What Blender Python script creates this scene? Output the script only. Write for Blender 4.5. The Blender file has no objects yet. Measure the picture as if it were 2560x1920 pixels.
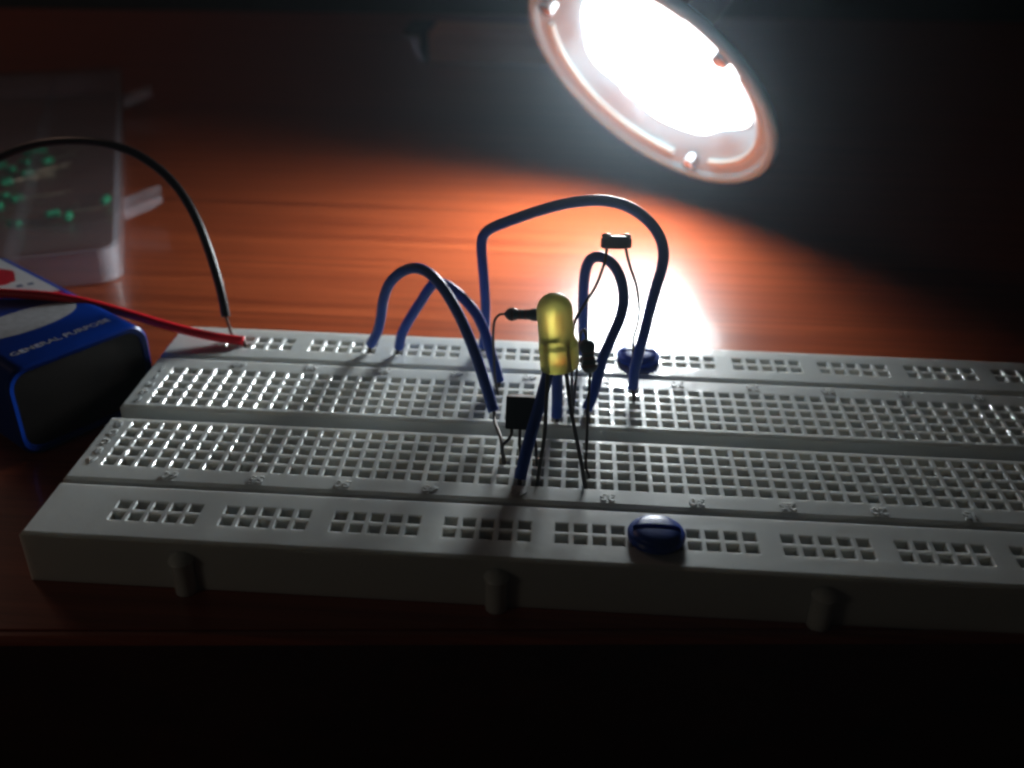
import bpy, math, random
from mathutils import Vector, Matrix
random.seed(7)
GLARE_HAZE = 0.22
MM = 0.001                                   # all sizes below are written in millimetres
P = 2.54                                     # hole pitch of the breadboard
TOP = 8.3                                    # height of the board's upper face above the table
scene = bpy.context.scene
COL = scene.collection

# ------------------------------------------------------------------ camera
cam_d = bpy.data.cameras.new('camera')
cam = bpy.data.objects.new('camera', cam_d); COL.objects.link(cam)
Rm = Matrix(((0.99789047, 0.06274427, 0.01666632),
             (0.04558588, -0.49443645, -0.86801758),
             (-0.04622269, 0.86694622, -0.49625367)))
right, up, back = Rm[0], -Rm[1], -Rm[2]
m = Matrix.Identity(4)
for i in range(3):
    m[i][0], m[i][1], m[i][2] = right[i], up[i], back[i]
m[0][3], m[1][3], m[2][3] = 68.386 * MM, -117.512 * MM, (83.556 + TOP) * MM
cam.matrix_world = m
cam_d.sensor_fit = 'HORIZONTAL'; cam_d.sensor_width = 36.0
cam_d.lens = 34.654
cam_d.clip_start = 0.005; cam_d.clip_end = 20.0
cam_d.dof.use_dof = True
cam_d.dof.focus_distance = 0.142
cam_d.dof.aperture_fstop = 20.0
scene.camera = cam

# ------------------------------------------------------------------ faint room light and fill
world = bpy.data.worlds.new('World'); scene.world = world; world.use_nodes = True
bg = world.node_tree.nodes['Background']
bg.inputs[0].default_value = (1.0, 0.80, 0.66, 1); bg.inputs[1].default_value = 0.0035
# a dim light from the front left, set close to fade towards the right
rl = bpy.data.lights.new('fill_light', 'POINT'); rl.energy = 0.05; rl.color = (1.0, 0.86, 0.66); rl.shadow_soft_size = 0.03
ro = bpy.data.objects.new('fill_light', rl); COL.objects.link(ro); ro.location = (-0.16, -0.17, 0.075)
# and an added fill, farther off at the back left, that keeps the rear of the table dim red rather than black
rk = bpy.data.lights.new('fill_light', 'POINT'); rk.energy = 0.62; rk.color = (1.0, 0.62, 0.48); rk.shadow_soft_size = 0.08
rk_o = bpy.data.objects.new('fill_light', rk); COL.objects.link(rk_o); rk_o.location = (-0.50, 0.42, 0.34)

# ------------------------------------------------------------------ exposure and render
vs = scene.view_settings
vs.view_transform = 'Standard'; vs.look = 'None'; vs.gamma = 1.0; vs.exposure = 0.0
vs.use_curve_mapping = False
scene.render.engine = 'CYCLES'
cy = scene.cycles
cy.use_denoising = True
cy.use_adaptive_sampling = True; cy.adaptive_threshold = 0.01
cy.filter_width = 2.5
cy.max_bounces = 10; cy.diffuse_bounces = 5; cy.glossy_bounces = 5
cy.transmission_bounces = 8; cy.transparent_max_bounces = 16
cy.sample_clamp_indirect = 8.0
cy.caustics_refractive = False; cy.caustics_reflective = False

# ================================================================== helpers
def V(*a): return Vector(a)

class MB:
    """collects vertices and faces of one mesh, in millimetres"""
    def __init__(self): self.v = []; self.f = []; self.mi = []
    def add(self, vs, fs, mi=0):
        o = len(self.v); self.v += [tuple(p) for p in vs]
        self.f += [tuple(i + o for i in f) for f in fs]; self.mi += [mi] * len(fs)
    def box(self, x0, x1, y0, y1, z0, z1, mi=0):
        v = [(x0, y0, z0), (x1, y0, z0), (x1, y1, z0), (x0, y1, z0), (x0, y0, z1), (x1, y0, z1), (x1, y1, z1), (x0, y1, z1)]
        self.add(v, [(3, 2, 1, 0), (4, 5, 6, 7), (0, 1, 5, 4), (1, 2, 6, 5), (2, 3, 7, 6), (3, 0, 4, 7)], mi)
    def loft(self, loops, closed=True, cap0=True, cap1=True, mi=0):
        n = len(loops[0]); vs = [p for l in loops for p in l]; fs = []
        for k in range(len(loops) - 1):
            for i in range(n if closed else n - 1):
                j = (i + 1) % n
                fs.append((k * n + i, k * n + j, (k + 1) * n + j, (k + 1) * n + i))
        if cap0: fs.append(tuple(reversed(range(n))))
        if cap1: fs.append(tuple((len(loops) - 1) * n + i for i in range(n)))
        self.add(vs, fs, mi)
    def lathe(self, prof, frame, seg=48, cap0=False, cap1=False, mi=0):
        o, ex, ey, ez = frame; loops = []
        for r, h in prof:
            loops.append([o + ex * (r * math.cos(2 * math.pi * i / seg)) + ey * (r * math.sin(2 * math.pi * i / seg)) + ez * h for i in range(seg)])
        self.loft(loops, True, cap0, cap1, mi)
    def tube(self, pts, r, seg=12, sub=6, mi=0, smooth=True, caps=True):
        P_ = catmull([Vector(p) for p in pts], sub) if smooth and len(pts) > 2 else [Vector(p) for p in pts]
        T = []
        for i in range(len(P_)):
            a = P_[max(i - 1, 0)]; b = P_[min(i + 1, len(P_) - 1)]
            T.append((b - a).normalized())
        n = T[0].orthogonal().normalized(); loops = []
        for i, p in enumerate(P_):
            n = (n - T[i] * n.dot(T[i])).normalized(); b = T[i].cross(n)
            rr = r[min(i * len(r) // len(P_), len(r) - 1)] if isinstance(r, (list, tuple)) else r
            loops.append([p + (n * math.cos(2 * math.pi * k / seg) + b * math.sin(2 * math.pi * k / seg)) * rr for k in range(seg)])
        self.loft(loops, True, caps, caps, mi)
    def build(self, name, mats, parent=None, smooth=False, angle=None):
        me = bpy.data.meshes.new(name)
        me.from_pydata([(x * MM, y * MM, z * MM) for x, y, z in self.v], [], self.f)
        for mt in (mats if isinstance(mats, (list, tuple)) else [mats]): me.materials.append(mt)
        if any(self.mi): me.polygons.foreach_set('material_index', self.mi)
        me.update()
        if smooth:
            me.polygons.foreach_set('use_smooth', [True] * len(me.polygons))
            if angle: me.set_sharp_from_angle(angle=math.radians(angle))
        return link(name, me, parent)

def link(name, me, parent=None):
    o = bpy.data.objects.new(name, me); COL.objects.link(o)
    if parent is not None:
        o.parent = parent; o.matrix_parent_inverse = parent.matrix_world.inverted()
    return o

def catmull(p, sub):
    out = []
    for i in range(len(p) - 1):
        p0 = p[i - 1] if i else p[0] * 2 - p[1]
        p1, p2 = p[i], p[i + 1]
        p3 = p[i + 2] if i + 2 < len(p) else p2 * 2 - p1
        for k in range(sub):
            t = k / sub
            out.append(0.5 * ((2 * p1) + (p2 - p0) * t + (2 * p0 - 5 * p1 + 4 * p2 - p3) * t * t + (3 * p1 - p0 - 3 * p2 + p3) * t ** 3))
    out.append(p[-1]); return out

def smoothed(pts, it=2):
    p = [Vector(q) for q in pts]
    for _ in range(it):
        q = [p[0]] + [p[i] * 0.5 + (p[i - 1] + p[i + 1]) * 0.25 for i in range(1, len(p) - 1)] + [p[-1]]
        p = q
    return p

def tag(o, label=None, cat=None, group=None, kind=None):
    if label: o['label'] = label
    if cat: o['category'] = cat
    if group: o['group'] = group
    if kind: o['kind'] = kind
    return o

def thing(name, loc, label, cat, group=None):
    o = bpy.data.objects.new(name, None); COL.objects.link(o)
    o.empty_display_size = 0.003
    o.matrix_world = Matrix.Translation(Vector(loc) * MM)
    o.location = Vector(loc) * MM
    bpy.context.view_layer.update()
    return tag(o, label, cat, group)

def rrect(w, h, r, n=6):
    """rounded rectangle outline from (0,0) to (w,h)"""
    out = []
    for cx, cy_, a0 in ((w - r, r, -90), (w - r, h - r, 0), (r, h - r, 90), (r, r, 180)):
        for k in range(n + 1):
            a = math.radians(a0 + 90 * k / n); out.append((cx + r * math.cos(a), cy_ + r * math.sin(a)))
    return out

def text_mesh(body, size, extrude, bold=0.0):
    cu = bpy.data.curves.new('lettering', 'FONT'); cu.body = body; cu.size = size * MM
    cu.extrude = extrude * MM; cu.offset = bold * MM; cu.align_x = 'CENTER'; cu.align_y = 'CENTER'
    cu.resolution_u = 3
    o = bpy.data.objects.new('lettering', cu); COL.objects.link(o)
    bpy.context.view_layer.update()
    dg = bpy.context.evaluated_depsgraph_get()
    me = bpy.data.meshes.new_from_object(o.evaluated_get(dg))
    bpy.data.objects.remove(o); bpy.data.curves.remove(cu)
    return me

# ================================================================== materials
def mat(name, base, rough=0.5, metal=0.0, spec=0.5, trans=0.0, ior=1.45, coat=0.0, coat_r=0.1, sss=0.0, sss_r=1.0,
        bump=0.0, bump_scale=200.0, var=0.0, var_scale=150.0, rough_var=0.0):
    mt = bpy.data.materials.new(name); mt.use_nodes = True
    nt = mt.node_tree; b = nt.nodes['Principled BSDF']
    b.inputs['Base Color'].default_value = (*base, 1)
    b.inputs['Roughness'].default_value = rough; b.inputs['Metallic'].default_value = metal
    b.inputs['Specular IOR Level'].default_value = spec; b.inputs['IOR'].default_value = ior
    b.inputs['Transmission Weight'].default_value = trans
    b.inputs['Coat Weight'].default_value = coat; b.inputs['Coat Roughness'].default_value = coat_r
    if sss:
        b.inputs['Subsurface Weight'].default_value = sss
        b.inputs['Subsurface Radius'].default_value = (1, 0.9, 0.8)
        b.inputs['Subsurface Scale'].default_value = sss_r * MM
    tc = nt.nodes.new('ShaderNodeTexCoord')
    if var or rough_var:
        nz = nt.nodes.new('ShaderNodeTexNoise'); nz.inputs['Scale'].default_value = var_scale
        nz.inputs['Detail'].default_value = 5
        nt.links.new(tc.outputs['Object'], nz.inputs['Vector'])
        if var:
            mx = nt.nodes.new('ShaderNodeMix'); mx.data_type = 'RGBA'
            mx.inputs['A'].default_value = (*[c * (1 - var) for c in base], 1)
            mx.inputs['B'].default_value = (*[min(1, c * (1 + var)) for c in base], 1)
            nt.links.new(nz.outputs['Fac'], mx.inputs['Factor']); nt.links.new(mx.outputs['Result'], b.inputs['Base Color'])
        if rough_var:
            mr = nt.nodes.new('ShaderNodeMapRange')
            mr.inputs['To Min'].default_value = max(0.02, rough - rough_var); mr.inputs['To Max'].default_value = rough + rough_var
            nt.links.new(nz.outputs['Fac'], mr.inputs['Value']); nt.links.new(mr.outputs['Result'], b.inputs['Roughness'])
    if bump:
        n2 = nt.nodes.new('ShaderNodeTexNoise'); n2.inputs['Scale'].default_value = bump_scale; n2.inputs['Detail'].default_value = 3
        nt.links.new(tc.outputs['Object'], n2.inputs['Vector'])
        bp = nt.nodes.new('ShaderNodeBump'); bp.inputs['Strength'].default_value = 1.0; bp.inputs['Distance'].default_value = bump * MM
        nt.links.new(n2.outputs['Fac'], bp.inputs['Height']); nt.links.new(bp.outputs['Normal'], b.inputs['Normal'])
    return mt

def wood(name, dark, light, rough, angle, coat=0.5):
    mt = bpy.data.materials.new(name); mt.use_nodes = True
    nt = mt.node_tree; b = nt.nodes['Principled BSDF']
    tc = nt.nodes.new('ShaderNodeTexCoord'); mp = nt.nodes.new('ShaderNodeMapping')
    mp.inputs['Rotation'].default_value = (0, 0, angle); mp.inputs['Scale'].default_value = (6, 380, 60)
    nt.links.new(tc.outputs['Object'], mp.inputs['Vector'])
    n1 = nt.nodes.new('ShaderNodeTexNoise'); n1.inputs['Scale'].default_value = 1.0; n1.inputs['Detail'].default_value = 7; n1.inputs['Distortion'].default_value = 0.6
    n2 = nt.nodes.new('ShaderNodeTexNoise'); n2.inputs['Scale'].default_value = 5.0; n2.inputs['Detail'].default_value = 6
    for n in (n1, n2): nt.links.new(mp.outputs['Vector'], n.inputs['Vector'])
    ad = nt.nodes.new('ShaderNodeMath'); ad.operation = 'MULTIPLY_ADD'; ad.inputs[1].default_value = 0.6
    nt.links.new(n2.outputs['Fac'], ad.inputs[0]); nt.links.new(n1.outputs['Fac'], ad.inputs[2])
    cr = nt.nodes.new('ShaderNodeValToRGB'); e = cr.color_ramp.elements
    e[0].position = 0.55; e[0].color = (*dark, 1); e[1].position = 1.05; e[1].color = (*light, 1)
    nt.links.new(ad.outputs[0], cr.inputs['Fac']); nt.links.new(cr.outputs['Color'], b.inputs['Base Color'])
    b.inputs['Roughness'].default_value = rough
    b.inputs['Coat Weight'].default_value = coat; b.inputs['Coat Roughness'].default_value = 0.11
    bp = nt.nodes.new('ShaderNodeBump'); bp.inputs['Strength'].default_value = 0.5; bp.inputs['Distance'].default_value = 0.02 * MM
    nt.links.new(n2.outputs['Fac'], bp.inputs['Height']); nt.links.new(bp.outputs['Normal'], b.inputs['Normal'])
    return mt

def clear_plastic(name, tint, milk, rough=0.12):
    mt = bpy.data.materials.new(name); mt.use_nodes = True
    nt = mt.node_tree; out = nt.nodes['Material Output']; b = nt.nodes['Principled BSDF']
    b.inputs['Base Color'].default_value = (*tint, 1); b.inputs['Roughness'].default_value = 0.35
    tr = nt.nodes.new('ShaderNodeBsdfTransparent'); tr.inputs['Color'].default_value = (0.97, 0.97, 0.98, 1)
    gl = nt.nodes.new('ShaderNodeBsdfGlossy'); gl.inputs['Roughness'].default_value = rough
    fr = nt.nodes.new('ShaderNodeFresnel'); fr.inputs['IOR'].default_value = 1.3
    tc = nt.nodes.new('ShaderNodeTexCoord'); nz = nt.nodes.new('ShaderNodeTexNoise'); nz.inputs['Scale'].default_value = 60; nz.inputs['Detail'].default_value = 6
    nt.links.new(tc.outputs['Object'], nz.inputs['Vector'])
    mr = nt.nodes.new('ShaderNodeMapRange'); mr.inputs['To Min'].default_value = milk * 0.6; mr.inputs['To Max'].default_value = milk * 1.4
    nt.links.new(nz.outputs['Fac'], mr.inputs['Value'])
    m1 = nt.nodes.new('ShaderNodeMixShader'); m2 = nt.nodes.new('ShaderNodeMixShader')
    nt.links.new(mr.outputs['Result'], m1.inputs['Fac']); nt.links.new(tr.outputs[0], m1.inputs[1]); nt.links.new(b.outputs[0], m1.inputs[2])
    ge = nt.nodes.new('ShaderNodeNewGeometry'); sb = nt.nodes.new('ShaderNodeMath'); sb.operation = 'SUBTRACT'; sb.inputs[0].default_value = 1.0
    mu = nt.nodes.new('ShaderNodeMath'); mu.operation = 'MULTIPLY'
    nt.links.new(ge.outputs['Backfacing'], sb.inputs[1]); nt.links.new(fr.outputs[0], mu.inputs[0]); nt.links.new(sb.outputs[0], mu.inputs[1])
    nt.links.new(mu.outputs[0], m2.inputs['Fac'])
    nt.links.new(m1.outputs[0], m2.inputs[1]); nt.links.new(gl.outputs[0], m2.inputs[2])
    nt.links.new(m2.outputs[0], out.inputs['Surface'])
    return mt

def emit(name, col, strength):
    mt = bpy.data.materials.new(name); mt.use_nodes = True
    nt = mt.node_tree; nt.nodes.remove(nt.nodes['Principled BSDF'])
    e = nt.nodes.new('ShaderNodeEmission'); e.inputs[0].default_value = (*col, 1); e.inputs[1].default_value = strength
    nt.links.new(e.outputs[0], nt.nodes['Material Output'].inputs['Surface'])
    return mt

TBL_ANG = math.atan2(0.0826, 0.9966)
M_table = wood('table_wood', (0.16, 0.026, 0.008), (0.36, 0.072, 0.021), 0.34, -TBL_ANG, 0.55)
M_tshade = wood('front_shade_wood', (0.03, 0.007, 0.003), (0.07, 0.016, 0.007), 0.5, 0.0, 0.0)  # darker table wood, carries the shade of the front face
M_block = wood('block_wood', (0.60, 0.24, 0.12), (0.78, 0.36, 0.20), 0.45, 0.0, 0.1)
M_wall = mat('wall_paint', (0.05, 0.06, 0.05), 0.8, var=0.2, var_scale=8)
M_abs = mat('white_abs', (0.61, 0.63, 0.62), 0.46, spec=0.6, bump=0.10, bump_scale=230, var=0.04, var_scale=60, rough_var=0.05, sss=0.75, sss_r=2.0)
def glossy_skin(mt, weight, rough, amp, scale):
    nt = mt.node_tree; b = nt.nodes['Principled BSDF']
    b.inputs['Coat Weight'].default_value = weight; b.inputs['Coat Roughness'].default_value = rough
    tc = nt.nodes.new('ShaderNodeTexCoord'); nz = nt.nodes.new('ShaderNodeTexNoise'); nz.inputs['Scale'].default_value = scale; nz.inputs['Detail'].default_value = 2
    bp = nt.nodes.new('ShaderNodeBump'); bp.inputs['Distance'].default_value = amp * MM
    nt.links.new(tc.outputs['Object'], nz.inputs['Vector']); nt.links.new(nz.outputs['Fac'], bp.inputs['Height'])
    nt.links.new(bp.outputs['Normal'], b.inputs['Coat Normal'])
M_blue = mat('blue_pvc', (0.010, 0.062, 0.36), 0.36, spec=0.4, bump=0.015, bump_scale=400, var=0.15, var_scale=120)
glossy_skin(M_abs, 1.0, 0.09, 0.42, 230)
M_red = mat('red_pvc', (0.80, 0.015, 0.03), 0.38, spec=0.4, var=0.12, var_scale=120)
M_black = mat('black_pvc', (0.012, 0.011, 0.012), 0.32, spec=0.5, bump=0.01, bump_scale=400)
M_tin = mat('tinned_wire', (0.07, 0.065, 0.06), 0.5, metal=0.5, var=0.2, var_scale=400)
M_copper = mat('bare_copper', (0.08, 0.06, 0.05), 0.55, metal=0.5, var=0.2, var_scale=400)
M_epoxy = mat('black_epoxy', (0.010, 0.010, 0.010), 0.45, spec=0.4, bump=0.01, bump_scale=900)
M_resist = mat('resistor_coat', (0.035, 0.045, 0.030), 0.35, spec=0.5, var=0.3, var_scale=700)
M_band = mat('resistor_band', (0.09, 0.035, 0.015), 0.4)
M_ledy = mat('yellow_led_epoxy', (1.0, 0.97, 0.22), 0.40, spec=0.5, trans=0.93, ior=1.5, sss=1.0, sss_r=4.0)
M_screw = mat('blue_plastic', (0.005, 0.048, 0.34), 0.35, spec=0.5, bump=0.02, bump_scale=300)
M_ldr = mat('ldr_ceramic', (0.12, 0.085, 0.065), 0.4, spec=0.5)
M_ldrtop = mat('ldr_face', (0.75, 0.70, 0.62), 0.15, spec=0.6)
M_bat = mat('battery_blue', (0.002, 0.030, 0.24), 0.30, spec=0.35, var=0.1, var_scale=90)
M_batend = mat('battery_end', (0.022, 0.017, 0.014), 0.5, bump=0.05, bump_scale=150)
M_batwhite = mat('label_white', (0.62, 0.63, 0.66), 0.35, var=0.08, var_scale=200)
M_batgrey = mat('label_grey', (0.42, 0.43, 0.46), 0.4, var=0.35, var_scale=900)
M_batred = mat('label_red', (0.5, 0.012, 0.03), 0.35)
M_batink = mat('label_ink', (0.05, 0.10, 0.22), 0.4)
M_clear = clear_plastic('clear_styrene', (0.75, 0.74, 0.80), 0.04)
M_floor = clear_plastic('clear_tray_floor', (0.75, 0.74, 0.80), 0.03)
M_milky = clear_plastic('milky_styrene', (0.78, 0.76, 0.84), 0.22)
M_green = mat('green_led_epoxy', (0.03, 0.46, 0.22), 0.15, spec=0.6, sss=0.6, sss_r=1.0)
M_lead = mat('tan_lead', (0.38, 0.30, 0.20), 0.4, metal=0.9)
M_rim = mat('lamp_plastic', (0.44, 0.72, 0.84), 0.25, spec=0.5, sss=0.4, sss_r=2.0)
M_ring = mat('cream_plastic', (0.74, 0.80, 0.74), 0.3)
M_dish = mat('lamp_reflector', (0.55, 0.76, 0.86), 0.3, spec=0.5)
M_house = mat('lamp_housing', (0.03, 0.03, 0.032), 0.5)
M_panel = emit('white_panel_light', (0.93, 0.98, 1.0), 8.0)
M_collar = mat('led_collar', (0.45, 0.46, 0.47), 0.4)
M_steel = mat('steel', (0.55, 0.56, 0.58), 0.22, metal=1.0)
M_glow = emit('white_led_light', (0.90, 0.98, 1.0), 165.0)

# ================================================================== the table
def table():
    E0 = V(39.4, -25.9, 0); u = V(0.9966, 0.0826, 0); v = V(-0.0826, 0.9966, 0)
    prof = [(470, 0), (2.55, 0), (2.35, -0.35), (1.95, -0.35), (1.75, 0.25), (0.9, 0.35), (0.45, 0.25), (0.15, -0.05), (0.0, -0.5), (0.0, -90), (8, -92), (470, -92)]
    b = MB(); loops = []
    for s in (-620, 620):
        loops.append([E0 + u * s + v * a + V(0, 0, z) for a, z in prof])
    b.loft(loops, True, True, True)
    o = b.build('table', [M_table, M_tshade])
    for p in o.data.polygons:                       # shade painted as darker wood on the front face below the lip
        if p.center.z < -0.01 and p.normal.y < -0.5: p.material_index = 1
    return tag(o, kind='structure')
table()
b = MB(); b.box(-900, 900, 520, 545, -200, 700)
tag(b.build('wall_back', M_wall), kind='structure')

# ================================================================== breadboard
bb = thing('breadboard', (32.5 * P, 5.5 * P, 0), 'long white plastic solderless breadboard full of square holes on the wooden table', 'breadboard')

def perforated(b, x0, x1, y0, y1, ztop, zbot, holes, nx_open=1.0, inner=0.86, ch=0.17, depth=2.1, chamfer=(1, 1, 1, 1)):
    """block with chamfered top edges and funnel shaped square holes"""
    c = 0.45
    cx0, cx1, cy0, cy1 = x0 + c * chamfer[0], x1 - c * chamfer[1], y0 + c * chamfer[2], y1 - c * chamfer[3]
    hx = sorted({round(h[0], 4) for h in holes}); hy = sorted({round(h[1], 4) for h in holes})
    hs = {(round(h[0], 4), round(h[1], 4)) for h in holes}
    X = [cx0] + [q for h in hx for q in (h - nx_open, h + nx_open)] + [cx1]
    Y = [cy0] + [q for h in hy for q in (h - nx_open, h + nx_open)] + [cy1]
    idx = {}; vs = []; fs = []
    def vid(x, y):
        k = (round(x, 4), round(y, 4))
        if k not in idx: idx[k] = len(vs); vs.append((x, y, ztop))
        return idx[k]
    for i in range(len(X) - 1):
        for j in range(len(Y) - 1):
            if i % 2 and j % 2 and (hx[i // 2], hy[j // 2]) in hs: continue
            fs.append((vid(X[i], Y[j]), vid(X[i + 1], Y[j]), vid(X[i + 1], Y[j + 1]), vid(X[i], Y[j + 1])))
    b.add(vs, fs)
    for hx_, hy_ in hs:
        L = []
        for a, z in ((nx_open, ztop), (inner, ztop - ch), (inner, ztop - depth)):
            L.append([(hx_ - a, hy_ - a, z), (hx_ + a, hy_ - a, z), (hx_ + a, hy_ + a, z), (hx_ - a, hy_ + a, z)])
        n = 4; vv = [p for l in L for p in l]; ff = []
        for k in range(2):
            for i in range(4):
                j = (i + 1) % 4; ff.append((k * 4 + j, k * 4 + i, (k + 1) * 4 + i, (k + 1) * 4 + j))
        ff.append((8, 9, 10, 11)); b.add(vv, ff)
    # chamfer ring, sides, bottom
    zc = ztop - c
    A = [(cx0, cy0, ztop), (cx1, cy0, ztop), (cx1, cy1, ztop), (cx0, cy1, ztop)]
    B = [(x0, y0, zc), (x1, y0, zc), (x1, y1, zc), (x0, y1, zc)]
    D = [(x0, y0, zbot), (x1, y0, zbot), (x1, y1, zbot), (x0, y1, zbot)]
    vv = A + B + D; ff = []
    for k in range(2):
        for i in range(4):
            j = (i + 1) % 4; ff.append((k * 4 + j, k * 4 + i, (k + 1) * 4 + i, (k + 1) * 4 + j))
    ff.append((11, 10, 9, 8)); b.add(vv, ff)

X0, X1 = -1.0 * P, 66.0 * P
YF, YB = -6.85 * P, 17.7 * P
ZB = 0.06
def bus_holes(rows): return [((3.5 + 6 * g + i) * P, r * P) for g in range(10) for i in range(5) for r in rows]
b = MB(); perforated(b, X0, X1, YF, -2.19 * P, TOP, ZB, bus_holes((-5, -4)))
bus_n = b.build('bus_strip', M_abs, bb)
b = MB(); perforated(b, X0, X1, 13.19 * P, YB, TOP, ZB, bus_holes((15, 16)))
bus_f = b.build('bus_strip', M_abs, bb)
b = MB()
perforated(b, X0, X1, -1.81 * P, 4.83 * P, TOP, ZB, [(c * P, r * P) for c in range(1, 65) for r in range(0, 5)])
perforated(b, X0, X1, 6.17 * P, 12.81 * P, TOP, ZB, [(c * P, r * P) for c in range(1, 65) for r in range(7, 12)])
b.box(X0 + 0.9, X1 - 0.9, 4.83 * P, 6.17 * P, ZB, TOP - 2.6)            # floor of the centre channel
b.box(X0 + 0.4, X1 - 0.4, -2.19 * P, -1.81 * P, ZB, TOP - 1.9)          # snap seams to the two bus strips
b.box(X0 + 0.4, X1 - 0.4, 12.81 * P, 13.19 * P, ZB, TOP - 1.9)
term = b.build('terminal_block', M_abs, bb)

# joining lugs along the front face
for x in (19.2, 61.5, 104.2, 146.5):
    b = MB()
    loops = []
    for z, r in ((ZB, 1.55), (4.6, 1.55), (5.4, 1.75), (6.1, 1.35), (6.5, 0.5)):
        loops.append([(x + r * math.cos(a), YF + 0.02 - r * 1.15 * math.sin(a), z) for a in [math.pi * k / 12 for k in range(13)]])
    b.loft([list(reversed(l)) for l in loops], True, True, True)
    b.build('lug', M_abs, bus_n, smooth=True, angle=40)

# raised column numbers (the board lies turned round, so they stand on their heads) and row letters
rot = Matrix.Rotation(math.pi, 4, 'Z')
for y in (-1.12 * P, 12.2 * P):
    for k, num in enumerate(range(60, 0, -5)):
        me = text_mesh(str(num), 2.35, 0.14, 0.04); me.materials.append(M_abs)
        me.transform(rot); me.transform(Matrix.Translation(V((5 + 5 * k) * P, y, TOP + 0.09) * MM))
        me.name = 'numeral'; link('numeral', me, term)
for ch, row in zip('ABCDEFGHIJ', (0, 1, 2, 3, 4, 7, 8, 9, 10, 11)):
    for cx in (-0.08, 65.08):
        me = text_mesh(ch, 1.9, 0.1, 0.03); me.materials.append(M_abs)
        me.transform(rot); me.transform(Matrix.Translation(V(cx * P, row * P, TOP + 0.05) * MM))
        me.name = 'letter'; link('letter', me, term)

# ================================================================== mounting screws
def screw(xy, label):
    t = thing('mounting_screw', (xy[0], xy[1], TOP), label, 'screw', 'blue screws in the bus strips')
    fr = (V(xy[0], xy[1], TOP), V(1, 0, 0), V(0, 1, 0), V(0, 0, 1))
    b = MB(); b.lathe([(0.0, 0.03), (3.6, 0.03), (3.85, 0.25), (3.9, 0.75), (3.7, 1.1), (3.35, 1.25), (3.2, 1.3)], fr, 40)
    b.build('flange', M_screw, t, smooth=True, angle=35)
    # domed head cut by a slot across its middle
    for sgn in (1, -1):
        b = MB(); loops = []
        ks = [0.55 + (3.3 - 0.55) * i / 8 for i in range(9)]
        for yy in ks:
            hw = math.sqrt(max(3.3 ** 2 - yy ** 2, 0.01)); row = []
            for i in range(15):
                x = -hw + 2 * hw * i / 14
                d = math.hypot(x, yy) / 3.3
                z = 1.25 + 0.75 * math.sqrt(max(0, 1 - d * d)) ** 0.9
                row.append((xy[0] + x, xy[1] + sgn * yy, TOP + z))
            row += [(xy[0] + hw, xy[1] + sgn * yy, TOP + 1.2), (xy[0] - hw, xy[1] + sgn * yy, TOP + 1.2)]
            loops.append(row if sgn < 0 else list(reversed(row)))
        b.loft(loops, True, True, True)
        b.build('head_half', M_screw, t, smooth=True, angle=35)
screw((32.5 * P, -4.5 * P), 'round dark blue slotted screw at the front edge of the breadboard')
screw((32.5 * P, 15.5 * P), 'round dark blue slotted screw at the back edge of the breadboard')

# ================================================================== jumper wires
def jumper(label, pts, cond_ends=(1, 1), r=0.9, it=1, mname='jumper_wire', mt=None, cat='wire', group='blue jumper wires on the breadboard', bare=None):
    t = thing(mname, pts[0], label, cat, group)
    body = [Vector(p) for p in pts]
    a = body[1:] if cond_ends[0] else body
    a = a[:-1] if cond_ends[1] else a
    q = smoothed(a, it)
    b = MB(); b.tube(q, r, 14, 6); b.build('insulation', mt or M_blue, t, smooth=True, angle=60)
    for flag, p0, p1, p2 in ((cond_ends[0], body[0], body[1], body[2]), (cond_ends[1], body[-1], body[-2], body[-3])):
        if flag:
            b = MB(); b.tube([p0, V(p0.x, p0.y, TOP), p1, p1 + (p2 - p1).normalized() * 0.8], 0.32, 8, 4)
            b.build('conductor', M_copper, t, smooth=True, angle=60)
    if bare:
        b = MB(); b.tube(bare, 0.3, 8, 5); b.build('conductor', M_copper, t, smooth=True, angle=60)
    return t

W1 = [(34.29, 38.1, 6.3), (34.43, 38.4, 9.48), (36.27, 37.17, 12.53), (37.24, 35.74, 16.45), (37.81, 34.23, 20.5), (39.27, 32.64, 24.48), (41.77, 31.15, 27.33), (44.5, 29.79, 28.73), (46.52, 28.75, 28.67), (48.98, 27.01, 27.02), (51.04, 25.1, 24.7), (53.1, 22.94, 21.95), (55.21, 20.23, 18.26), (56.93, 17.5, 14.4), (58.5, 15.0, 10.91)]
W1bare = [(58.3, 15.4, 11.5), (58.63, 15.0, 10.48), (58.87, 12.75, 10.4), (59.44, 10.59, 10.46), (60.2, 7.75, 10.61), (60.5, 5.9, 10.0), (60.9, 5.2, 8.2), (60.96, 5.08, 6.3)]
W2 = [(39.37, 38.1, 6.3), (39.62, 38.1, 9.3), (39.91, 37.58, 12.04), (42.07, 36.58, 16.05), (44.36, 35.59, 19.73), (45.72, 34.87, 22.51), (46.85, 34.39, 24.18), (48.26, 33.99, 24.2), (50.07, 33.38, 23.37), (52.08, 32.65, 22.09), (54.12, 31.75, 20.04), (55.36, 30.98, 17.87), (56.22, 30.25, 15.66), (57.09, 29.36, 12.85), (57.96, 28.58, 10.41), (58.42, 27.94, 8.9), (58.42, 27.94, 6.3)]
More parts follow.
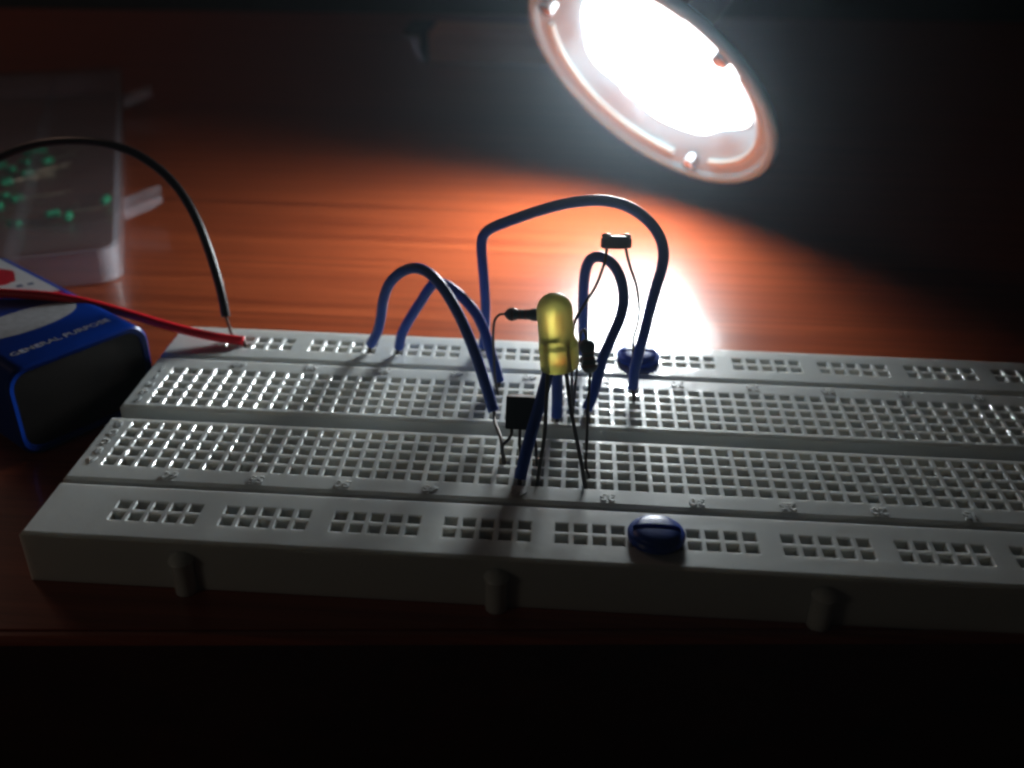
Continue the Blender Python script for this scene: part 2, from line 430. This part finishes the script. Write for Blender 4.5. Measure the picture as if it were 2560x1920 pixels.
W3 = [(54.61, 40.64, 6.3), (54.52, 40.64, 8.9), (54.98, 40.24, 11.65), (55.24, 39.32, 17.83), (54.88, 38.59, 22.56), (54.64, 37.85, 27.15), (54.4, 37.41, 29.84), (54.7, 37.12, 31.9), (56.0, 36.81, 33.2), (58.92, 36.26, 34.5), (63.65, 35.27, 36.9), (68.27, 34.31, 38.9), (72.84, 33.39, 39.9), (76.25, 32.7, 40.0), (79.24, 32.06, 39.1), (81.86, 31.41, 37.3), (83.7, 30.85, 35.1), (84.5, 30.34, 32.56), (84.3, 29.83, 30.03), (83.49, 29.3, 27.48), (82.83, 28.58, 23.93), (82.22, 27.74, 19.6), (81.51, 27.07, 16.18), (80.87, 26.54, 13.45), (80.89, 25.91, 9.97), (81.28, 25.4, 6.3)]
W4 = [(72.39, 38.1, 6.3), (72.68, 38.1, 10.0), (72.18, 36.07, 17.17), (71.97, 34.19, 23.47), (71.9, 32.79, 28.2), (72.5, 32.05, 30.4), (74.02, 31.47, 31.3), (75.65, 30.78, 31.0), (77.2, 29.92, 29.6), (78.3, 28.82, 27.19), (78.55, 27.69, 24.65), (77.99, 26.55, 22.09), (76.73, 25.29, 19.52), (75.26, 23.83, 16.52), (74.72, 22.48, 13.48), (74.4, 21.35, 10.87), (73.25, 20.0, 8.95), (73.66, 17.78, 6.3)]
W5 = [(63.5, 0.0, 6.3), (63.52, 0.2, 8.6), (63.91, 1.45, 10.82), (64.78, 3.89, 13.81), (65.82, 7.16, 16.84), (66.69, 10.14, 19.62), (67.19, 13.0, 21.6), (67.62, 15.01, 22.2), (68.0, 16.2, 20.6), (68.27, 17.18, 16.24), (68.43, 17.52, 12.01), (68.5, 17.8, 8.9), (68.58, 17.78, 6.3)]
jumper('blue jumper wire with the leftmost rounded arch, ending beside the black transistor', W1, (1, 0), bare=W1bare)
jumper('blue jumper wire with a bent peak just behind the leftmost arched wire', W2)
jumper('longest and tallest blue jumper wire arching over the whole circuit', W3)
jumper('blue jumper wire in a narrow hairpin loop right of the yellow LED', W4)
jumper('blue jumper wire slanting down in front of the black transistor, topped by the yellow LED', W5)

# ================================================================== battery leads
RED = [(-46, 36.6, 17.6), (-38, 36.8, 17.4), (-31.5, 37.0, 17.19), (-25.97, 37.2, 17.2), (-21.91, 37.35, 16.9), (-17.34, 37.51, 16.2), (-12.58, 37.7, 14.87), (-7.31, 37.9, 13.32), (-2.04, 38.11, 11.45), (3.36, 38.31, 10.0), (8.26, 38.49, 9.2), (11.1, 38.5, 9.0), (11.43, 38.1, 6.8)]
jumper('red insulated battery lead running low over the blue battery to the breadboard', RED, (0, 1), 0.85, 1, 'battery_lead', M_red, 'wire', 'battery leads')
BLK = [(-58, 73.5, 25.0), (-51.8, 71.8, 28.4), (-45.35, 70.0, 31.46), (-38.74, 67.79, 34.52), (-32.7, 65.76, 36.22), (-25.84, 63.37, 37.6), (-18.58, 60.71, 38.15), (-13.74, 58.76, 37.59), (-9.34, 56.81, 36.44), (-5.08, 54.62, 34.33), (-1.88, 52.66, 31.91), (1.03, 50.21, 28.15), (3.64, 47.35, 23.39), (5.93, 44.13, 17.8), (6.96, 42.22, 14.4), (7.47, 41.14, 12.45)]
BLKb = [(7.3, 41.5, 13.0), (7.47, 41.14, 12.45), (7.79, 40.94, 10.97), (8.11, 40.75, 9.53), (8.5, 40.64, 8.79), (8.89, 40.64, 6.3)]
jumper('black insulated battery lead arching high with a bare twisted end', BLK, (0, 0), 0.82, 1, 'battery_lead', M_black, 'wire', 'battery leads', bare=BLKb)

# ================================================================== yellow LED
led = thing('yellow_led', (68.3, 1.0, TOP), 'large yellow diffused LED standing on two long legs in front of the wires', 'LED')
base = V(68.42, 1.4, 26.9); tip = V(67.25, 1.6, 37.7)
ez = (tip - base).normalized(); L = (tip - base).length
ex = (V(1, 0, 0) - ez * ez.x).normalized(); ey = ez.cross(ex)
b = MB(); r = 2.42
prof = [(0.0, 0.0), (2.3, 0.0), (2.75, 0.25), (2.8, 0.9)]
loops = []
seg = 48
def led_loop(rad, h, flat):
    out = []
    for i in range(seg):
        a = 2 * math.pi * i / seg; x, y = rad * math.cos(a), rad * math.sin(a)
        if flat: x = max(x, -2.42)
        out.append(base + ex * x + ey * y + ez * h)
    return out
for rad, h, fl in ((2.2, 0.0, 1), (2.7, 0.12, 1), (2.86, 0.5, 1), (2.88, 3.4, 1), (2.8, 3.75, 1), (2.52, 3.95, 1), (2.44, 4.3, 0), (2.42, 5.5, 0)):
    loops.append(led_loop(rad, h, fl))
for k in range(0, 9):
    a = math.pi / 2 * k / 9
    loops.append(led_loop(r * math.cos(a), L - r + r * math.sin(a) - 0.02, 0))
b.loft(loops, True, True, True)
lens = b.build('lens', M_ledy, led, smooth=True, angle=50)
M_frame = mat('led_leadframe', (0.45, 0.44, 0.40), 0.4, metal=0.9)
for sx, w, h0, h1 in ((-1.1, 0.5, 0.0, 4.0), (1.05, 0.5, 0.0, 4.4), (-0.7, 1.9, 4.0, 4.7)):
    b = MB(); c0 = base + ex * sx
    q = [c0 + ex * dx + ey * dy + ez * h for h in (h0, h1) for dx, dy in ((-w / 2, -0.25), (w / 2, -0.25), (w / 2, 0.25), (-w / 2, 0.25))]
    b.loft([q[:4], q[4:]]); b.build('lead_frame', M_frame, lens)
for pts in ([(67.15, 1.2, 27.2), (66.98, 1.0, 26.2), (66.92, 0.78, 21.83), (66.84, 0.52, 16.03), (66.37, 0.32, 11.34), (66.17, 0.2, 8.59), (66.04, 0.0, 6.3)],
            [(69.45, 1.2, 27.2), (69.49, 1.0, 26.3), (70.37, 0.73, 20.75), (71.32, 0.53, 16.28), (72.2, 0.36, 12.35), (72.91, 0.2, 8.65), (73.66, 0.0, 6.3)]):
    b = MB(); b.tube(pts, 0.29, 8, 5); b.build('leg', M_tin, led, smooth=True, angle=60)

# ================================================================== transistor
tr = thing('transistor', (63.3, 6.5, TOP), 'small black transistor with a flat face and three legs behind the slanting blue wire', 'transistor')
b = MB(); x0, z0, z1 = 63.25, 13.4, 18.3
prof = [(x0 - 2.35, 6.0), (x0 + 2.35, 6.0)] + [(x0 + 2.45 * math.cos(a), 7.4 + 2.45 * math.sin(a)) for a in [math.pi * (0.02 + 0.96 * k / 16) for k in range(17)]]
def inset(pr, d, z): 
    c = V(x0, 7.6, 0); out = []
    for x, y in pr:
        q = c + (V(x, y, 0) - c) * (1 - d); dz = z - z0; dy = q.y - 6.0; a_ = math.radians(24)
        out.append((q.x, 6.0 + dy * math.cos(a_) + dz * math.sin(a_), z0 + dz * math.cos(a_) - dy * math.sin(a_) * 0.999))
    return out
b.loft([inset(prof, 0.06, z0), inset(prof, 0.0, z0 + 0.25), inset(prof, 0.0, z1 - 0.25), inset(prof, 0.05, z1)])
b.build('body', M_epoxy, tr, smooth=True, angle=30)
for pts in ([(61.87, 6.9, 13.5), (61.87, 6.6, 13.0), (61.84, 6.2, 12.3), (61.27, 5.8, 11.5), (60.63, 5.44, 10.8), (60.68, 5.08, 9.2), (60.96, 5.08, 6.3)],
            [(63.12, 6.9, 13.5), (63.12, 6.5, 12.8), (63.13, 5.7, 11.0), (63.5, 5.08, 8.6), (63.5, 5.08, 6.3)],
            [(64.5, 6.9, 13.5), (64.61, 6.5, 12.9), (65.45, 5.7, 11.5), (65.71, 5.08, 9.49), (66.04, 5.08, 6.3)]):
    b = MB(); b.tube(pts, 0.24, 8, 5); b.build('leg', M_tin, tr, smooth=True, angle=60)

# ================================================================== resistors
def resistor(label, a, c, leads, rad=0.95):
    t = thing('resistor', a, label, 'resistor', 'dark small resistors beside the LED')
    a, c = Vector(a), Vector(c); ez = (c - a).normalized(); n = (c - a).length
    ex = ez.orthogonal().normalized(); ey = ez.cross(ex)
    prof = [(0.25, -0.25), (0.75, 0.05), (1.05, 0.45), (1.12, 0.95), (1.02, 1.5), (0.86, 1.85), (0.84, n / 2)]
    prof = prof + [(r_, n - h) for r_, h in reversed(prof[:-1])]
    b = MB(); b.lathe([(r_ * rad, h) for r_, h in prof], (a, ex, ey, ez), 20, True, True)
    body = b.build('body', M_resist, t, smooth=True, angle=60)
    for h in (0.95, 2.2, 3.1, 4.0):
        if h < n - 1:
            b = MB(); rr = (1.14 if h < 1.2 else 0.87) * rad
            b.lathe([(rr - 0.06, h - 0.28), (rr + 0.02, h - 0.24), (rr + 0.02, h + 0.24), (rr - 0.06, h + 0.28)], (a, ex, ey, ez), 20)
            b.build('colour_band', M_band, body, smooth=True, angle=40)
    for pts in leads:
        b = MB(); b.tube(pts, 0.22, 8, 6); b.build('lead', M_tin, t, smooth=True, angle=60)
resistor('dark resistor lying level, sticking out left of the yellow LED', (59.6, 25.6, 22.85), (65.2, 25.6, 22.97),
         [[(59.7, 25.6, 22.85), (59.1, 25.6, 22.8), (58.48, 25.58, 22.67), (57.78, 25.56, 21.65), (57.54, 25.53, 19.19), (57.71, 25.46, 14.43), (57.95, 25.4, 10.67), (58.42, 25.4, 8.2), (58.42, 25.4, 6.3)],
          [(65.1, 25.6, 22.97), (65.9, 25.6, 22.9), (66.6, 25.6, 22.0), (66.7, 25.5, 18.0), (66.3, 25.4, 11.0), (66.04, 25.4, 6.3)]])
resistor('dark resistor standing upright just right of the yellow LED', (73.3, 15.6, 18.5), (72.45, 17.2, 23.0),
         [[(73.28, 15.7, 18.7), (73.3, 15.2, 18.0), (73.23, 14.4, 17.2), (73.16, 11.77, 15.2), (73.12, 6.23, 11.3), (73.1, 3.2, 9.33), (73.66, 2.54, 8.0), (73.66, 2.54, 6.3)],
          [(72.5, 17.1, 22.9), (72.35, 17.6, 23.8), (72.0, 18.8, 24.0), (71.5, 20.2, 21.5), (71.2, 20.32, 12.0), (71.12, 20.32, 6.3)]], 1.15)

# ================================================================== light sensor
ldr = thing('light_sensor', (78.0, 26.8, TOP), 'small round light sensor perched on two thin wavy leads under the tall blue wire', 'sensor')
lz = V(-0.04, 0.30, 0.95).normalized(); lx = (V(1, 0, 0.04) - lz * V(1, 0, 0.04).dot(lz)).normalized(); fr = (V(76.45, 26.0, 34.75), lx, lz.cross(lx), lz)
b = MB(); b.lathe([(0.0, 0), (2.2, 0), (2.4, 0.2), (2.42, 0.9), (2.36, 1.5), (2.1, 1.75), (0.0, 1.78)], fr, 32)
disc = b.build('disc', M_ldr, ldr, smooth=True, angle=35)
b = MB(); b.lathe([(0.0, 1.8), (1.95, 1.8), (2.05, 1.84), (1.95, 1.9), (0.0, 1.92)], fr, 32); b.build('window', M_ldrtop, disc, smooth=True, angle=35)
for dx in (-1.5, 1.5):
    b = MB(); b.lathe([(0.75, 1.7), (0.8, 1.95), (0.55, 2.2), (0.0, 2.3)], (fr[0] + V(dx, 0, 0), fr[1], fr[2], fr[3]), 14); b.build('solder_dot', M_ldrtop, disc, smooth=True, angle=50)
for pts in ([(75.0, 26.0, 34.9), (74.99, 26.0, 34.16), (74.68, 25.35, 32.02), (73.64, 24.39, 29.01), (72.22, 23.53, 26.48), (70.79, 22.66, 23.94), (70.38, 22.0, 21.0), (70.7, 22.6, 12.0), (71.12, 22.86, 6.3)],
            [(78.0, 26.0, 34.9), (78.05, 26.0, 34.3), (78.87, 26.22, 31.63), (80.1, 26.48, 28.37), (80.86, 26.76, 24.39), (80.85, 26.98, 21.33), (80.43, 27.16, 18.78), (80.52, 27.29, 16.88), (80.9, 27.7, 12.16), (81.28, 27.94, 8.4), (81.28, 27.94, 6.3)]):
    b = MB(); b.tube(pts, 0.24, 8, 6); b.build('lead', M_tin, ldr, smooth=True, angle=60)

# ================================================================== battery
A = V(0.58, 0.815, 0).normalized(); B = V(-A.y, A.x, 0); O = V(-17.4, 10.2, 0.05)
BW, BH, BL = 25.2, 16.2, 46.0
bat = thing('battery', O + A * BW / 2, 'blue block battery with printed label lying left of the breadboard', 'battery')
def at(s, l, z): return O + A * s + B * l + V(0, 0, z)
outer = rrect(BW, BH, 3.6); inn = [(1.25 + x, 1.25 + y) for x, y in rrect(BW - 2.5, BH - 2.5, 2.8)]
edge = [(0.3 + x, 0.3 + y) for x, y in rrect(BW - 0.6, BH - 0.6, 3.4)]
b = MB()
b.loft([[at(s, 1.6, z) for s, z in inn], [at(s, 0.35, z) for s, z in inn], [at(s, 0.0, z) for s, z in [(0.5 + x, 0.5 + y) for x, y in rrect(BW - 1.0, BH - 1.0, 3.2)]],
        [at(s, 0.12, z) for s, z in edge], [at(s, 0.5, z) for s, z in outer], [at(s, BL - 0.4, z) for s, z in outer], [at(s, BL, z) for s, z in edge]], True, False, True)
shell = b.build('shell', M_bat, bat, smooth=True, angle=40)
b = MB(); b.loft([[at(s, 0.75, z) for s, z in inn], [at(s, 1.5, z) for s, z in inn]]); b.build('end_plate', M_batend, bat)
def decal(name, poly, mt, lift):
    b = MB(); n = len(poly)
    b.loft([[at(s, l, BH + 0.005) for s, l in poly], [at(s, l, BH + lift) for s, l in poly]]); return b.build(name, mt, shell)
decal('label_ellipse', [(11.6 + 9.4 * math.cos(a), 15.3 + 4.4 * math.sin(a)) for a in [2 * math.pi * k / 40 for k in range(40)]], M_batgrey, 0.03)
curve_ = [(22.3, 22.3), (20, 23.6), (16.5, 26.0), (13, 28.6), (9.0, 31.2), (5.5, 33.0), (3.0, 34.0)]
decal('label_panel', curve_[::1] + [(3.0, 45.4), (22.3, 45.4)], M_batwhite, 0.03)
decal('label_stripe', [(s, l) for s, l in curve_] + [(s, l - 1.1) for s, l in reversed(curve_)], M_batred, 0.05)
decal('label_block', [(13.5, 33.0), (17.0, 32.0), (19.0, 32.4), (20.6, 35.6), (21.1, 37.2), (20.2, 39.6), (14.5, 41.5), (13.5, 40.0)], M_batred, 0.05)
for s, l in ((17.9, 29.3), (19.7, 28.7)):
    decal('label_mark', [(s, l), (s + 1.0, l - 0.3), (s + 1.0, l + 0.8), (s, l + 0.9)], M_batink, 0.05)
me = text_mesh('GENERAL PURPOSE', 1.95, 0.02, 0.01); me.materials.append(M_batgrey)
w = max(v.co.x for v in me.vertices) - min(v.co.x for v in me.vertices)
me.transform(Matrix.Diagonal((17.2 * MM / w, 1, 1, 1)))
mm = Matrix.Identity(4)
for i in range(3): mm[i][0], mm[i][1], mm[i][2] = A[i], B[i], (0, 0, 1)[i]
mm.translation = at(12.6, 4.9, BH + 0.03) * MM
me.transform(mm); me.name = 'lettering'; link('lettering', me, shell)

# ================================================================== clear parts box
A2 = V(0.925, 0.38, 0).normalized(); B2 = V(-A2.y, A2.x, 0); O2 = V(-30.0, 81.0, 0.05)
def at2(s, l, z): return O2 + A2 * s + B2 * l + V(0, 0, z)
BXW, BXL, BXH = 112.0, 184.0, 9.6
box = thing('parts_box', at2(-BXW / 2, BXL / 2, 0), 'flat clear plastic parts box with green LEDs inside at the left', 'box')
def ring(ins, z, r): return [at2(-BXW + ins + x, ins + y, z) for x, y in rrect(BXW - 2 * ins, BXL - 2 * ins, r)]
b = MB(); b.loft([ring(0.6, 0.0, 4.6), ring(0.15, 0.4, 5.0), ring(0.0, BXH - 1.6, 5.0), ring(1.3, BXH - 1.6, 3.8), ring(1.4, 0.05, 3.8)], True, False, False)
tray = b.build('tray', M_milky, box, smooth=True, angle=35)
b = MB(); b.loft([ring(1.45, 0.1, 3.7), ring(1.45, 1.1, 3.7)]); b.build('tray_floor', M_floor, box)
b = MB(); b.loft([ring(-0.5, BXH - 1.4, 5.3), ring(-0.5, BXH - 0.2, 5.3), ring(0.1, BXH, 4.8)], True, True, True)
b.build('lid', M_clear, box, smooth=True, angle=35)
for s in (-24.0, -62.0):
    b = MB(); v = [at2(s + dx, l, z) for l in (1.5, BXL - 1.5) for dx, z in ((0, 1.2), (1.0, 1.2), (1.0, BXH - 1.8), (0, BXH - 1.8))]
    b.loft([v[:4], v[4:]]); b.build('divider', M_clear, tray)
b = MB(); v = [at2(s, 19.0 + dl, z) for s in (-BXW + 1.5, -1.5) for dl, z in ((0, 1.2), (0.9, 1.2), (0.9, BXH - 1.8), (0, BXH - 1.8))]
b.loft([v[:4], v[4:]]); b.build('divider', M_clear, tray)
for l0 in (34.0, 150.0):
    b = MB(); wl = 9.5
    for dl0, dl1 in ((0, wl),):
        q0 = [at2(0.55, l0, 2.6), at2(0.55, l0 + wl, 2.6), at2(0.55, l0 + wl, 5.2), at2(0.55, l0, 5.2)]
        q1 = [at2(7.0, l0 + 1.5, 4.2), at2(7.0, l0 + wl + 1.5, 4.2), at2(7.0, l0 + wl + 1.5, 6.8), at2(7.0, l0 + 1.5, 6.8)]
        q2 = [at2(10.0, l0 + 2.4, 5.6), at2(10.0, l0 + wl + 2, 5.6), at2(10.0, l0 + wl + 2, 7.2), at2(10.0, l0 + 2.4, 7.2)]
        b.loft([q0, q1, q2])
    b.build('latch', M_milky, box)

gl_spots = [(-91.7, 168.9), (-93.6, 165.0), (-84.8, 158.4), (-90.5, 156.4), (-85.1, 147.0), (-95.5, 152.6), (-91.3, 149.0), (-86.8, 138.6), (-81.6, 126.6), (-77.0, 125.7), (-79.4, 119.3), (-68.5, 107.3), (-62.5, 115.4), (-58.0, 114.0), (-53.9, 127.0)]
gl_where = ['farthest back of the cluster in the clear box', 'second farthest back in the clear box, left of its neighbour', 'at the right tip of the back cluster in the clear box',
            'in the middle of the back cluster in the clear box', 'at the right of the middle cluster in the clear box', 'at the left frame edge of the back cluster in the clear box',
            'left of the middle cluster in the clear box', 'in the lower middle cluster in the clear box', 'left of the close pair in the clear box', 'right of the close pair in the clear box',
            'just in front of the close pair in the clear box', 'lying alone nearest the front of the clear box', 'left one of the front right pair in the clear box', 'right one of the front right pair in the clear box', 'standing alone beside the divider in the clear box']
def green_led():
    t = thing('green_led', (0, 0, 0), 'green', 'LED')
    ez = V(0, 1, 0); fr = (V(0, 0, 1.46), V(1, 0, 0), V(0, 0, 1), V(0, -1, 0))
    b = MB(); pr = [(0.0, -1.6), (1.4, -1.6), (1.45, -1.4), (1.45, -0.9), (1.25, -0.85)] + [(1.25 * math.cos(a), 1.2 + 1.25 * math.sin(a)) for a in [math.pi / 2 * k / 6 for k in range(7)]]
    b.lathe(pr, fr, 18); b.build('lens', M_green, t, smooth=True, angle=45)
    for s, ln in ((-0.5, 17), (0.5, 14)):
        b = MB(); b.tube([(s, 1.5, 1.15), (s, 5, 1.0), (s * 1.4, ln * 0.6, 0.8), (s * 1.2, ln, 0.35)], 0.2, 6, 4); b.build('lead', M_lead, t, smooth=True, angle=60)
    return t
proto = green_led()
for i, (x, y) in enumerate(gl_spots):
    if i == 0: o, kids = proto, []
    else:
        o = proto.copy(); COL.objects.link(o)
        for ch in list(proto.children):
            c = ch.copy(); COL.objects.link(c); c.parent = o; c.matrix_parent_inverse = ch.matrix_parent_inverse.copy()
    o.location = V(x, y, 1.2) * MM
    o.rotation_euler = (0, 0, random.uniform(-1.9, 0.7) if i not in (14,) else 0.1); o.scale = (0.85,) * 3
    tag(o, 'tiny green LED ' + gl_where[i], 'LED', 'green LEDs in the clear box')

# ================================================================== lamp
n = V(-0.49618, -0.59822, -0.62923).normalized()
e1 = V(-0.7697, 0.63841, 0).normalized()
n = (n + e1 * math.tan(math.radians(4))).normalized(); e1 = (e1 - n * e1.dot(n)).normalized(); e2 = e1.cross(n)
LC = V(86.86, 128.92, 37.03)
lamp = thing('lamp', LC, 'round white LED lamp head glowing brightly above the back of the breadboard', 'lamp')
fr = (LC, e1, e2, n)
R0 = 35.6
b = MB(); b.lathe([(R0 - 0.2, -1.7), (33.0, -2.6), (27.4, -5.4), (22, -8.6), (8, -11), (0, -11.2)], fr, 72)
b.build('housing', M_house, lamp, smooth=True, angle=40)
b = MB()
b.lathe([(33.0, -1.6), (33.2, 0.1), (33.8, 0.75), (34.8, 0.9), (35.6, 0.55), (36.0, -0.2), (35.9, -1.2), (35.4, -1.6), (33.0, -1.6)], fr, 96)
b.build('rim', M_rim, lamp, smooth=True, angle=50)
b = MB()
loops = []
for r_, h_, wv in ((33.1, -0.5, 0), (32.2, -1.0, 0), (28.6, -3.3, 0.5), (25.6, -5.2, 1.0), (25.2, -5.5, 1.0), (24.8, -5.8, 0.9), (22.6, -6.1, 0), (10, -6.1, 0), (0.05, -6.1, 0)):
    loops.append([])
    for k in range(120):
        a = 2 * math.pi * k / 120; rr = r_ + wv * (1.3 * math.cos(5 * a + 0.6) + 0.7 * math.cos(8 * a + 2.0))
        loops[-1].append(LC + (e1 * math.cos(a) + e2 * math.sin(a)) * rr + n * h_)
b.loft(loops, True, False, True)
dish = b.build('reflector', M_dish, lamp, smooth=True, angle=30)
b = MB(); loops = []
for r_, h_ in ((24.4, -6.05), (24.3, -5.75), (0.05, -5.7)):
    loops.append([])
    for k in range(120):
        a = 2 * math.pi * k / 120; rr = r_ + (0.9 * (1.3 * math.cos(5 * a + 0.6) + 0.7 * math.cos(8 * a + 2.0)) if r_ > 1 else 0)
        loops[-1].append(LC + (e1 * math.cos(a) + e2 * math.sin(a)) * rr + n * h_)
b.loft(loops, True, True, True); b.build('light_panel', M_panel, lamp, smooth=True, angle=40)
# raised cream ring, broken into arcs between the screw posts
for a0, a1 in ((-82, 20), (48, 128), (162, 255)):
    b = MB(); loops = []
    k_ = 28
    for k in range(k_ + 1):
        a = math.radians(a0 + (a1 - a0) * k / k_); d = e1 * math.cos(a) + e2 * math.sin(a)
        loops.append([LC + d * (30.6 + 0.95 * math.cos(t)) + n * (-1.7 + 0.8 * math.sin(t)) for t in [2 * math.pi * q / 10 for q in range(10)]])
    b.loft(loops); b.build('ring_arc', M_ring, lamp, smooth=True, angle=60)
for a in (36, 150, -94):
    a = math.radians(a); c = LC + (e1 * math.cos(a) + e2 * math.sin(a)) * 30.6
    b = MB(); b.lathe([(2.0, -2.2), (2.1, 0.0), (1.9, 0.7), (1.2, 1.15), (0.0, 1.3)], (c, e1, e2, n), 24)
    b.build('screw', M_steel, lamp, smooth=True, angle=40)
spots = [(0.0, 0.0)]
for k in range(6):
    a0, a1 = math.radians(10 + 60 * k), math.radians(70 + 60 * k)
    p0, p1 = (7.5 * math.cos(a0), 7.5 * math.sin(a0)), (7.5 * math.cos(a1), 7.5 * math.sin(a1))
    spots += [p0, (2 * p0[0], 2 * p0[1]), (p0[0] + p1[0], p0[1] + p1[1])]
for x, y in spots:                                  # nineteen LED chips, each in a short collar added to narrow the beam
    c = LC + e1 * (x + 3.0) + e2 * (y + 1.0)
    b = MB(); b.lathe([(3.1, -6.0), (3.1, -5.6), (0.0, -5.55)], (c, e1, e2, n), 24)
    b.build('light_emitter', M_glow, lamp, smooth=True, angle=60)
    b = MB(); b.lathe([(3.4, -6.0), (3.4, -3.75), (3.55, -3.65), (3.7, -3.75), (3.7, -6.0)], (c, e1, e2, n), 24)
    b.build('collar', M_collar, lamp, smooth=True, angle=40)
b = MB(); b.tube([LC - n * 10.5, LC - n * 34, LC - n * 50 + V(0, 0, 6), LC - n * 62 + V(2, 2, 26), LC - n * 66 + V(4, 6, 60), LC - n * 66 + V(8, 20, 120)], 4.2, 20, 10)
b.build('neck', M_house, lamp, smooth=True, angle=50)

# ================================================================== wooden block at the back
blk = thing('wooden_block', (40, 335, 0), 'reddish brown wooden bar lying at the back of the table behind the lamp', 'block')
b = MB()
pr = [(x, z) for x, z in rrect(88, 12.6, 1.2)]
b.loft([[(6 + x, 321, 0.05 + z) for x, z in [(0.4 + q[0] * 0.991, 0.3 + q[1] * 0.95) for q in pr]], [(6 + x, 321.6, 0.05 + z) for x, z in pr], [(6 + x, 348, 0.05 + z) for x, z in pr]])
b.build('body', M_block, blk, smooth=True, angle=30)
b = MB(); b.box(-4.5, 5.9, 322, 346, 11.0, 13.4); b.box(2.5, 5.9, 322, 346, 0.06, 11.0); b.build('end_cap', M_epoxy, blk)
b = MB(); v = [V(-1.5, 319, 9.2), V(0.8, 319, 9.4), V(4.6, 318.6, 0.2), V(2.4, 318.6, 0.1)]
b.loft([v, [p + V(0, 1.6, 0) for p in v]]); b.build('clasp', M_steel, blk)

# ================================================================== hazy volume added to imitate lens glare round the lamp
b = MB(); b.box(-1000, 1000, -420, 760, -1150, 760)
hz = bpy.data.materials.new('glare_volume'); hz.use_nodes = True
nt = hz.node_tree; nt.nodes.remove(nt.nodes['Principled BSDF'])
pv = nt.nodes.new('ShaderNodeVolumePrincipled')
pv.inputs['Color'].default_value = (0.70, 0.86, 1.0, 1); pv.inputs['Density'].default_value = GLARE_HAZE; pv.inputs['Anisotropy'].default_value = 0.9
nt.links.new(pv.outputs[0], nt.nodes['Material Output'].inputs['Volume'])
tag(b.build('glare_haze', hz), kind='stuff')
